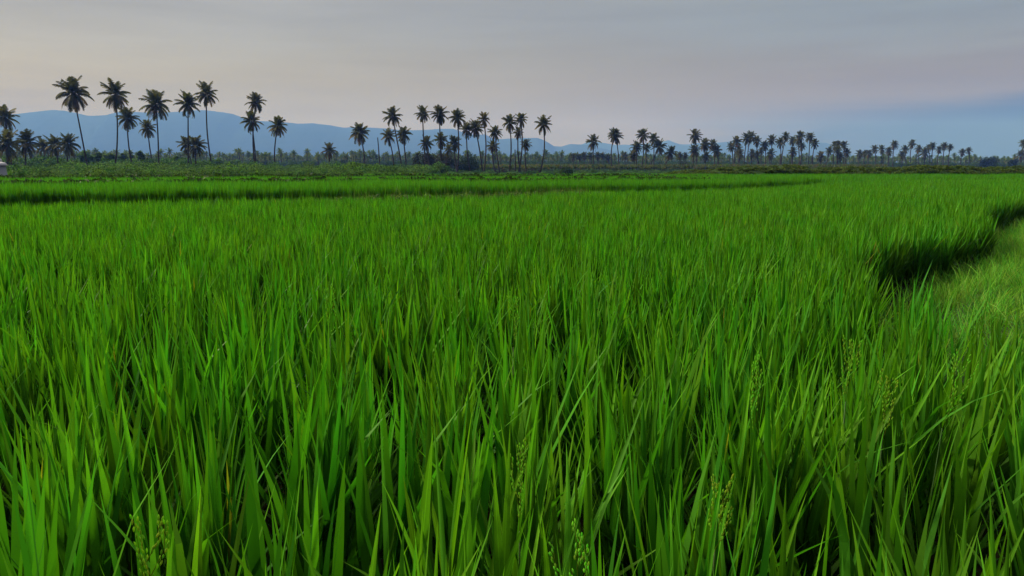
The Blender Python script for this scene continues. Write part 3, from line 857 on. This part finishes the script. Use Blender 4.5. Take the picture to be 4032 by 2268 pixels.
# ------------------------------------------------------------------ broad leaved trees
def broadleaf(label, px, ty, wpx, D, cols, nclump=26, nleaf=60, group=None, name='broadleaf_tree', flat=.8, bottom=.25, lsz=.16):
    r = random.Random(int(px * 7 + ty))
    base = palm_root(px, D); H = at_depth(px, ty, D).z - base.z; W = wpx / FPX * D * .5
    root = empty(name, base); tag(root, label, 'tree', group)
    tr = MB()
    tube(tr, [(0, 0, -.3), (r.uniform(-.1, .1), 0, H * .3), (r.uniform(-.2, .2), 0, H * .7)], [.05 * H, .035 * H, .012 * H], 7)
    cr = MB(); cen = []
    z0 = H * bottom
    for k in range(nclump):
        while True:
            q = Vector((r.uniform(-1, 1), r.uniform(-1, 1), r.uniform(-1, 1)))
            if .25 < q.length < 1: break
        c = Vector((q.x * W * .85, q.y * W * .7, (z0 + H) / 2 + q.z * (H - z0) / 2 * .85))
        cen.append(c)
        rr = W * r.uniform(.22, .42); cc = r.choice(cols)
        for j in range(nleaf):
            d = Vector((r.gauss(0, 1), r.gauss(0, 1), r.gauss(0, 1))).normalized() * rr * r.random() ** .45
            d.z *= flat
            p = c + d
            t = Vector((r.gauss(0, 1), r.gauss(0, 1), r.gauss(0, .6))).normalized()
            b = t.cross(Vector((r.gauss(0, 1), r.gauss(0, 1), r.gauss(0, 1)))).normalized()
            s = lsz * r.uniform(.7, 1.4); g = r.uniform(.7, 1.3)
            cr.add([p - t * s, p + b * s * .55, p + t * s, p - b * s * .55], [(0, 1, 2, 3)], (cc[0] * g, cc[1] * g, cc[2] * g))
    for c in cen[:9]:
        tube(tr, [(0, 0, H * r.uniform(.2, .4)), c * .5 + Vector((0, 0, H * .2)), c], [.018 * H, .012 * H, .004 * H], 5)
    tr.obj('trunk', M['bark'], root, True)
    cr.obj('crown', M['leaf'], root)
    return root

airy = ((.11, .21, .09), (.09, .17, .07), (.14, .24, .10))
for px, ty, w, lab in ((338, 592, 66, 'airy small tree just right of the lowest palms row, before the tallest trunk'), (388, 594, 40, 'narrow airy tree between the two tallest left trunks'),
                       (430, 596, 60, 'airy tree touching the second tall left trunk'), (486, 600, 44, 'small airy tree left of the shorter tucked palm trunk'), (512, 604, 50, 'low airy tree behind the shorter tucked palm trunk'),
                       (556, 590, 44, 'airy tree with a raised tip between two leaning trunks'), (655, 618, 70, 'wide low tree right of the straight tall trunk'), (705, 612, 60, 'bushy tree left of the low palm pair'),
                       (860, 622, 90, 'broad low tree right of the tall touching pair'), (935, 630, 80, 'dull low tree left of the slender tall palm'), (295, 628, 60, 'low bushy tree at the foot of the last low palm'),
                       (230, 626, 70, 'low leafy tree under the bushy low palms'), (150, 628, 80, 'low leafy tree right of the shrine under yellow fronds'), (60, 634, 70, 'low leafy tree directly behind the white shrine')):
    broadleaf(lab, px, ty, w, 225 + R.randint(-12, 20), airy, 40, 130, 'small trees behind the tall left palms', bottom=.04, lsz=.24)
dark = ((.045, .048, .032), (.06, .062, .045), (.032, .045, .026), (.075, .07, .06))
broadleaf('dark dense tree with a pointed tip, left of the dark group under the palms', 1668, 588, 110, 222, dark, 46, 70, 'dark trees under the middle palms', bottom=.02, lsz=.2)
broadleaf('dark dense tree in the middle of the dark group', 1752, 598, 130, 228, dark, 46, 70, 'dark trees under the middle palms', bottom=.02, lsz=.2)
broadleaf('dark green rounded tree at the right end of the dark group', 1835, 606, 130, 226, ((.03, .05, .025), (.04, .06, .03)), 46, 70, 'dark trees under the middle palms', bottom=.02, lsz=.2)
broadleaf('spreading flat topped tree standing over the far grove left of the bare trunk', 1468, 602, 46, 480, ((.03, .05, .03),), 18, 50, bottom=.4, lsz=.3)
broadleaf('broad umbrella tree alone on the right horizon', 3888, 617, 86, 430, ((.03, .05, .03), (.04, .06, .03)), 34, 60, bottom=.1, lsz=.3)
broadleaf('dark rounded tree beside the palms at the right edge', 3990, 624, 40, 430, ((.03, .05, .03), (.04, .06, .03)), 22, 60, bottom=.1, lsz=.3)
broadleaf('dark green rounded bush on the field edge right of centre', 2230, 663, 64, 150, ((.025, .06, .02), (.035, .075, .025)), 26, 60, name='bush', bottom=.02, lsz=.11)
broadleaf('tall dark bush between the palm clumps on the right', 2690, 632, 70, 330, ((.04, .055, .03), (.05, .07, .03)), 26, 60, bottom=.05, lsz=.22)

def banana_thing(px, py, D, label):
    base = palm_root(px, D); h = (at_depth(px, py, D).z - base.z)
    root = empty('banana_plant', base); tag(root, label, 'banana plant', 'single banana plants at the field edge')
    st, lf = banana(int(px), h * .95, ((.10, .22, .04), (.13, .26, .05)))
    st.obj('stem', M['stem'], root, True); lf.obj('foliage', M['leaf'], root, True)
banana_thing(3578, 632, 300, 'bright green banana plant alone below the right horizon palms')
banana_thing(2862, 640, 290, 'pale banana plant at the foot of the second palm clump')
banana_thing(2945, 644, 295, 'pale banana plant right of a yellowish palm')
banana_thing(3025, 646, 295, 'low banana plant below a brown skirted palm')

# ------------------------------------------------------------------ shrine at the left edge, fence, log, bundle
D = 49.0
sx = at_depth(-22, HOR, D).x
sh = empty('shrine', (sx, D, gz(D)), rad(34)); tag(sh, 'small white plastered shrine with a rounded cap and dark niche at the left edge', 'shrine')
k = D / FPX
base_z = at_depth(0, 712, D).z - gz(D); eave_z = at_depth(0, 652, D).z - gz(D); cap_z = at_depth(0, 638, D).z - gz(D)
mb = MB()
hw0, hw1 = 41 * k, 36 * k
def frustum(mb, w0, w1, z0, z1, col=(.7, .7, .7), c=(0, 0), e=.02):
    pr = [(w0, z0), (w0, z0 + e), (w1, z1 - e), (w1 - e, z1)]
    vs = [(c[0] + sxx * w, c[1] + syy * w, z) for w, z in pr for sxx, syy in ((-1, -1), (1, -1), (1, 1), (-1, 1))]
    fs = [(3, 2, 1, 0), (12, 13, 14, 15)] + [(i * 4 + j, i * 4 + (j + 1) % 4, (i + 1) * 4 + (j + 1) % 4, (i + 1) * 4 + j) for i in range(3) for j in range(4)]
    mb.add(vs, fs, col)
frustum(mb, hw0, hw1, base_z - .5, eave_z)
mb.obj('wall', M['plaster'], sh)
mb = MB(); frustum(mb, hw0 * 1.08, hw0 * 1.05, base_z - .5, base_z + .03); mb.obj('plinth', M['plaster'], sh)
mb = MB()
frustum(mb, 43 * k, 43 * k, eave_z + .002, eave_z + 3 * k, e=.006)
w0, w1 = 41 * k, 26 * k
pr = [(41 * k, eave_z + 3 * k + .002), (39 * k, eave_z + 8 * k), (34 * k, eave_z + 11.5 * k), (24 * k, cap_z), (0.5 * k, cap_z + .5 * k)]
vs = [(sxx * w, syy * w, z) for w, z in pr for sxx, syy in ((-1, -1), (1, -1), (1, 1), (-1, 1))]
mb.add(vs, [(i * 4 + j, i * 4 + (j + 1) % 4, (i + 1) * 4 + (j + 1) % 4, (i + 1) * 4 + j) for i in range(4) for j in range(4)])
roof = mb.obj('roof', M['cap'], sh)
mb = MB(); lathe(mb, [(3.6 * k, cap_z - .02), (3.4 * k, cap_z + 9 * k), (2.4 * k, cap_z + 12 * k), (.2 * k, cap_z + 13 * k)], 12, c=(22 * k, 0, 0)); mb.obj('finial', M['plaster'], roof, True)
mb = MB()
nx_ = 30 * k; nw = 5.6 * k; nz0 = base_z + 3 * k; nz1 = base_z + 22 * k
out_ = [(nx_ - nw, nz0), (nx_ + nw, nz0), (nx_ + nw, nz1 - nw)]
out_ += [(nx_ + nw * math.cos(a), nz1 - nw + nw * math.sin(a)) for a in (rad(45), rad(90), rad(135))] + [(nx_ - nw, nz1 - nw)]
yf = -hw0 - .004
vs = [(x, yf, z) for x, z in out_] + [(x, yf + .1, z) for x, z in out_]; n = len(out_)
mb.add(vs, [tuple(range(n))] + [(i, i + n, (i + 1) % n + n, (i + 1) % n) for i in range(n)])
mb.obj('niche', M['niche_shade'], sh)  # dark panel on the wall, its colour stands for the opening's shade

mb = MB(); r = random.Random(5)
Df = 216.0; x0 = at_depth(1945, HOR, Df).x; x1 = at_depth(2140, HOR, Df).x
for kx in range(150):
    x = r.uniform(0, x1 - x0); h = r.uniform(.5, 1.5); ln = r.gauss(0, .5)
    tube(mb, [(x, r.uniform(-.3, .3), 0), (x + ln * .5, r.uniform(-.3, .3), h * .6), (x + ln, r.uniform(-.3, .3), h)], [.05, .045, .03], 5)
for zz in (.5, .95, 1.3):
    pts = [(x, r.uniform(-.1, .1), zz + r.uniform(-.12, .12)) for x in np.arange(0, x1 - x0, .8)]
    tube(mb, pts, [.05] * len(pts), 5)
o = mb.obj('brush_fence', M['wood'], None, False, (x0, Df, gz(Df))); tag(o, 'low brown fence of dry sticks between the centre palms', 'fence')
mb = MB(); a = at_depth(2575, 655, 289); b = at_depth(2602, 671, 289)
tube(mb, [(0, 0, 0), ((b.x - a.x) * .5, 0, (b.z - a.z) * .5), (b.x - a.x, 0, b.z - a.z)], [.16, .18, .2], 7)
o = mb.obj('fallen_trunk', M['trunk'], None, True, a); tag(o, 'pale fallen palm trunk slanting down to the right by the dense clump', 'log')
c = at_depth(595, 660, 140); mb = MB()
lathe(mb, [(.02, -.7), (.22, -.6), (.27, -.3), (.24, 0), (.14, .18), (.02, .24)], 12)
o = mb.obj('white_bundle', M['cloth'], None, True, c); tag(o, 'small white bundle showing among bushes below a slim leaning palm', 'bundle')

# ------------------------------------------------------------------ hills
def ridge(name, prof, D, depth, seed, amp):
    px = np.array([p[0] for p in prof], float); py = np.array([p[1] for p in prof], float)
    xs_ = np.arange(px[0], px[-1] + 1, 7.0)
    mb = MB(); rows = [(0.0, -1.0), (0.0, .0), (.18, .34), (.4, .62), (.62, .84), (.82, .97), (1.0, 1.0), (1.4, .75), (2.2, 0.0)]
    vs = []
    hts = (HOR - np.interp(xs_, px, py)) / FPX * D + amp * fbm(xs_ * .05, xs_ * .013, seed, 5)
    for fy, fh in rows:
        Y = D + (fy - 1) * depth
        for i, x in enumerate(xs_):
            X = (x - 2016) / FPX * D
            w = float(fbm(X / depth * 2.2, fy * 1.7, seed + 3, 4))
            y_ = Y + w * depth * .16 * (0 < fy < 2)
            z_ = CAM_H + hts[i] * (fh + (.14 * w if 0 < fh < 1 else 0)) if fh >= 0 else -20
            vs.append((X * (1 + (fy - 1) * depth / D * .5), y_, max(z_, -20)))
    n = len(xs_); m = len(rows)
    fs = [(j * n + i, j * n + i + 1, (j + 1) * n + i + 1, (j + 1) * n + i) for j in range(m - 1) for i in range(n - 1)]
    mb.add(vs, fs)
    tag(mb.obj(name, M['hill'], None, True), kind='structure')
main_ridge = [(-1500, 560), (-900, 520), (-400, 470), (0, 466), (60, 459), (110, 462), (160, 460), (240, 452), (300, 456), (350, 464), (430, 469), (480, 464), (541, 448), (653, 451), (707, 449), (790, 445), (844, 445), (893, 449),
              (956, 458), (1030, 484), (1138, 487), (1200, 494), (1259, 493), (1324, 500), (1380, 510), (1455, 513), (1510, 515), (1613, 523), (1712, 519), (1760, 516), (1793, 515), (1824, 524), (1874, 536), (1914, 533),
              (1936, 546), (1967, 552), (2057, 547), (2113, 547), (2141, 558), (2175, 578), (2203, 581), (2234, 571), (2309, 572), (2363, 588), (2450, 606), (2560, 625), (2700, 642)]
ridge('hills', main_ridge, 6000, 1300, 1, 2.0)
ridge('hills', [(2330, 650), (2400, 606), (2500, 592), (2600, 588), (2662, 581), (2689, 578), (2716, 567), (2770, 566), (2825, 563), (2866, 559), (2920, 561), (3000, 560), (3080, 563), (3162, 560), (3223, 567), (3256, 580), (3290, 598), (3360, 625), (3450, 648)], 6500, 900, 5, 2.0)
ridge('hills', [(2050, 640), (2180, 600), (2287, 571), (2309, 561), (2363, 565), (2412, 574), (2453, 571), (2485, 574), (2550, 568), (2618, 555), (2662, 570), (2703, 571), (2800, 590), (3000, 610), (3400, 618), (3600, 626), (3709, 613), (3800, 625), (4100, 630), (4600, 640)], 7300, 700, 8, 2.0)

# ------------------------------------------------------------------ air
HZ = MB()
X0, X1, Y0, Y1, Z0, Z1 = -9000, 9000, -59, 8300, -30, 440
v8 = [(x, y, z) for z in (Z0, Z1) for x, y in ((X0, Y0), (X1, Y0), (X1, Y1), (X0, Y1))]
HZ.add(v8, [(3, 2, 1, 0), (4, 5, 6, 7), (0, 1, 5, 4), (1, 2, 6, 5), (2, 3, 7, 6), (3, 0, 4, 7)])
m, nt, N, L = new_mat('haze')
out = N.new('ShaderNodeOutputMaterial'); pv = N.new('ShaderNodeVolumePrincipled')
pv.inputs['Color'].default_value = (.165, .35, 1.0, 1)
pv.inputs['Absorption Color'].default_value = (1, 1, 1, 1)
pv.inputs['Density'].default_value = 2.45e-4
pv.inputs['Anisotropy'].default_value = 0.0
L.new(pv.outputs[0], out.inputs['Volume'])
tag(HZ.obj('haze', m), kind='stuff')

# ------------------------------------------------------------------ sky and sun
SUN_EL, SUN_AZ = rad(32), rad(-62)      # azimuth measured from straight ahead, negative = left
w = bpy.data.worlds.new('World'); scene.world = w; w.use_nodes = True
nt = w.node_tree; N, L = nt.nodes, nt.links; N.clear()
out = N.new('ShaderNodeOutputWorld')
sky = N.new('ShaderNodeTexSky'); sky.sky_type = 'NISHITA'; sky.sun_disc = False
sky.sun_elevation = SUN_EL; sky.sun_rotation = SUN_AZ; sky.dust_density = 3.0; sky.air_density = 1.0
b1 = N.new('ShaderNodeBackground'); b1.inputs[1].default_value = 0.05
L.new(sky.outputs[0], b1.inputs[0])
# a veil of thin evening cloud over the whole sky: brightest overhead, warm to the left, blue grey to the right
def math_(op, a, b=None, c=None):
    n = N.new('ShaderNodeMath'); n.operation = op
    for i, q in enumerate((a, b, c)):
        if q is None: continue
        if isinstance(q, (int, float)): n.inputs[i].default_value = q
        else: L.new(q, n.inputs[i])
    return n.outputs[0]
tc = N.new('ShaderNodeTexCoord'); sep = N.new('ShaderNodeSeparateXYZ'); L.new(tc.outputs['Generated'], sep.inputs[0])
def maprange(v, a, b, c, d, smooth=True):
    n = N.new('ShaderNodeMapRange'); n.interpolation_type = 'SMOOTHSTEP' if smooth else 'LINEAR'
    L.new(v, n.inputs[0])
    for i, q in enumerate((a, b, c, d)): n.inputs[i + 1].default_value = q
    return n.outputs[0]
def mixc(f, a, b):
    n = N.new('ShaderNodeMix'); n.data_type = 'RGBA'
    if isinstance(f, float): n.inputs[0].default_value = f
    else: L.new(f, n.inputs[0])
    for i, q in ((6, a), (7, b)):
        if isinstance(q, tuple): n.inputs[i].default_value = (*q, 1)
        else: L.new(q, n.inputs[i])
    return n.outputs[2]
mp = N.new('ShaderNodeMapping'); mp.inputs['Scale'].default_value = (1.6, 1.6, 13); mp.inputs['Rotation'].default_value = (0, rad(-2.5), 0)
L.new(tc.outputs['Generated'], mp.inputs[0])
no = N.new('ShaderNodeTexNoise'); no.inputs['Scale'].default_value = 1.5; no.inputs['Detail'].default_value = 4; no.inputs['Roughness'].default_value = .5
L.new(mp.outputs[0], no.inputs['Vector'])
m2 = N.new('ShaderNodeMapping'); m2.inputs['Scale'].default_value = (3.2, 3.2, 42); m2.inputs['Rotation'].default_value = (0, rad(-4), 0)
L.new(tc.outputs['Generated'], m2.inputs[0])
n2 = N.new('ShaderNodeTexNoise'); n2.inputs['Scale'].default_value = 1.6; n2.inputs['Detail'].default_value = 5; n2.inputs['Roughness'].default_value = .55; n2.inputs['Distortion'].default_value = .4
L.new(m2.outputs[0], n2.inputs['Vector'])
streak = math_('ADD', math_('MULTIPLY', no.outputs['Fac'], .68), math_('MULTIPLY', n2.outputs['Fac'], .32))
xw = math_('ADD', sep.outputs[0], math_('MULTIPLY', math_('SUBTRACT', streak, .5), .6))
side = maprange(xw, -.45, .58, 0, 1)
LOW_L, LOW_R = (.385, .305, .06), (.02, .02, .01)
MID_L, MID_R = (.40, .34, .14), (.24, .18, .05)
HI_L, HI_R = (.37, .36, .32), (.23, .25, .24)
low = mixc(maprange(xw, .08, .52, 0, 1), mixc(side, LOW_L, (.34, .23, .04)), LOW_R)
high = mixc(side, HI_L, HI_R)
el = math_('ADD', sep.outputs[2], math_('MULTIPLY', math_('SUBTRACT', streak, .5), .11))
mid = mixc(side, MID_L, MID_R)
c1 = mixc(maprange(el, .09, .18, 0, 1), mixc(maprange(el, .042, .082, 0, 1), low, mid), high)
zen = mixc(maprange(sep.outputs[2], .22, .75, 0, 1), c1, (.80, .80, .84))
zen = mixc(maprange(sep.outputs[1], -.55, .12, 0, 1), (.09, .10, .13), zen)      # dusk sky away from the sun
br = N.new('ShaderNodeVectorMath'); br.operation = 'SCALE'; L.new(zen, br.inputs[0])
L.new(math_('MULTIPLY_ADD', streak, .95, .53), br.inputs['Scale']); zen = br.outputs[0]
b2 = N.new('ShaderNodeBackground'); L.new(zen, b2.inputs[0]); b2.inputs[1].default_value = 1.0
ad = N.new('ShaderNodeMixShader'); ad.inputs[0].default_value = .88; L.new(b1.outputs[0], ad.inputs[1]); L.new(b2.outputs[0], ad.inputs[2])
L.new(ad.outputs[0], out.inputs[0])

sd = bpy.data.lights.new('sun', 'SUN'); sd.energy = 4.4; sd.angle = rad(12); sd.color = (1.0, .92, .78)
so = bpy.data.objects.new('sun', sd); COL.objects.link(so)
dv = Vector((math.sin(SUN_AZ) * math.cos(SUN_EL), math.cos(SUN_AZ) * math.cos(SUN_EL), math.sin(SUN_EL)))
so.rotation_euler = dv.to_track_quat('Z', 'Y').to_euler(); so.location = (0, 0, 60)

# ------------------------------------------------------------------ render settings
scene.view_settings.view_transform = 'Standard'; scene.view_settings.look = 'None'
scene.view_settings.gamma = 1.0; scene.view_settings.exposure = 0.22
scene.cycles.max_bounces = 6; scene.cycles.diffuse_bounces = 0; scene.cycles.transmission_bounces = 4
scene.cycles.volume_bounces = 1; scene.cycles.caustics_reflective = False; scene.cycles.caustics_refractive = False
scene.cycles.use_denoising = True
scene.cycles.use_adaptive_sampling = False
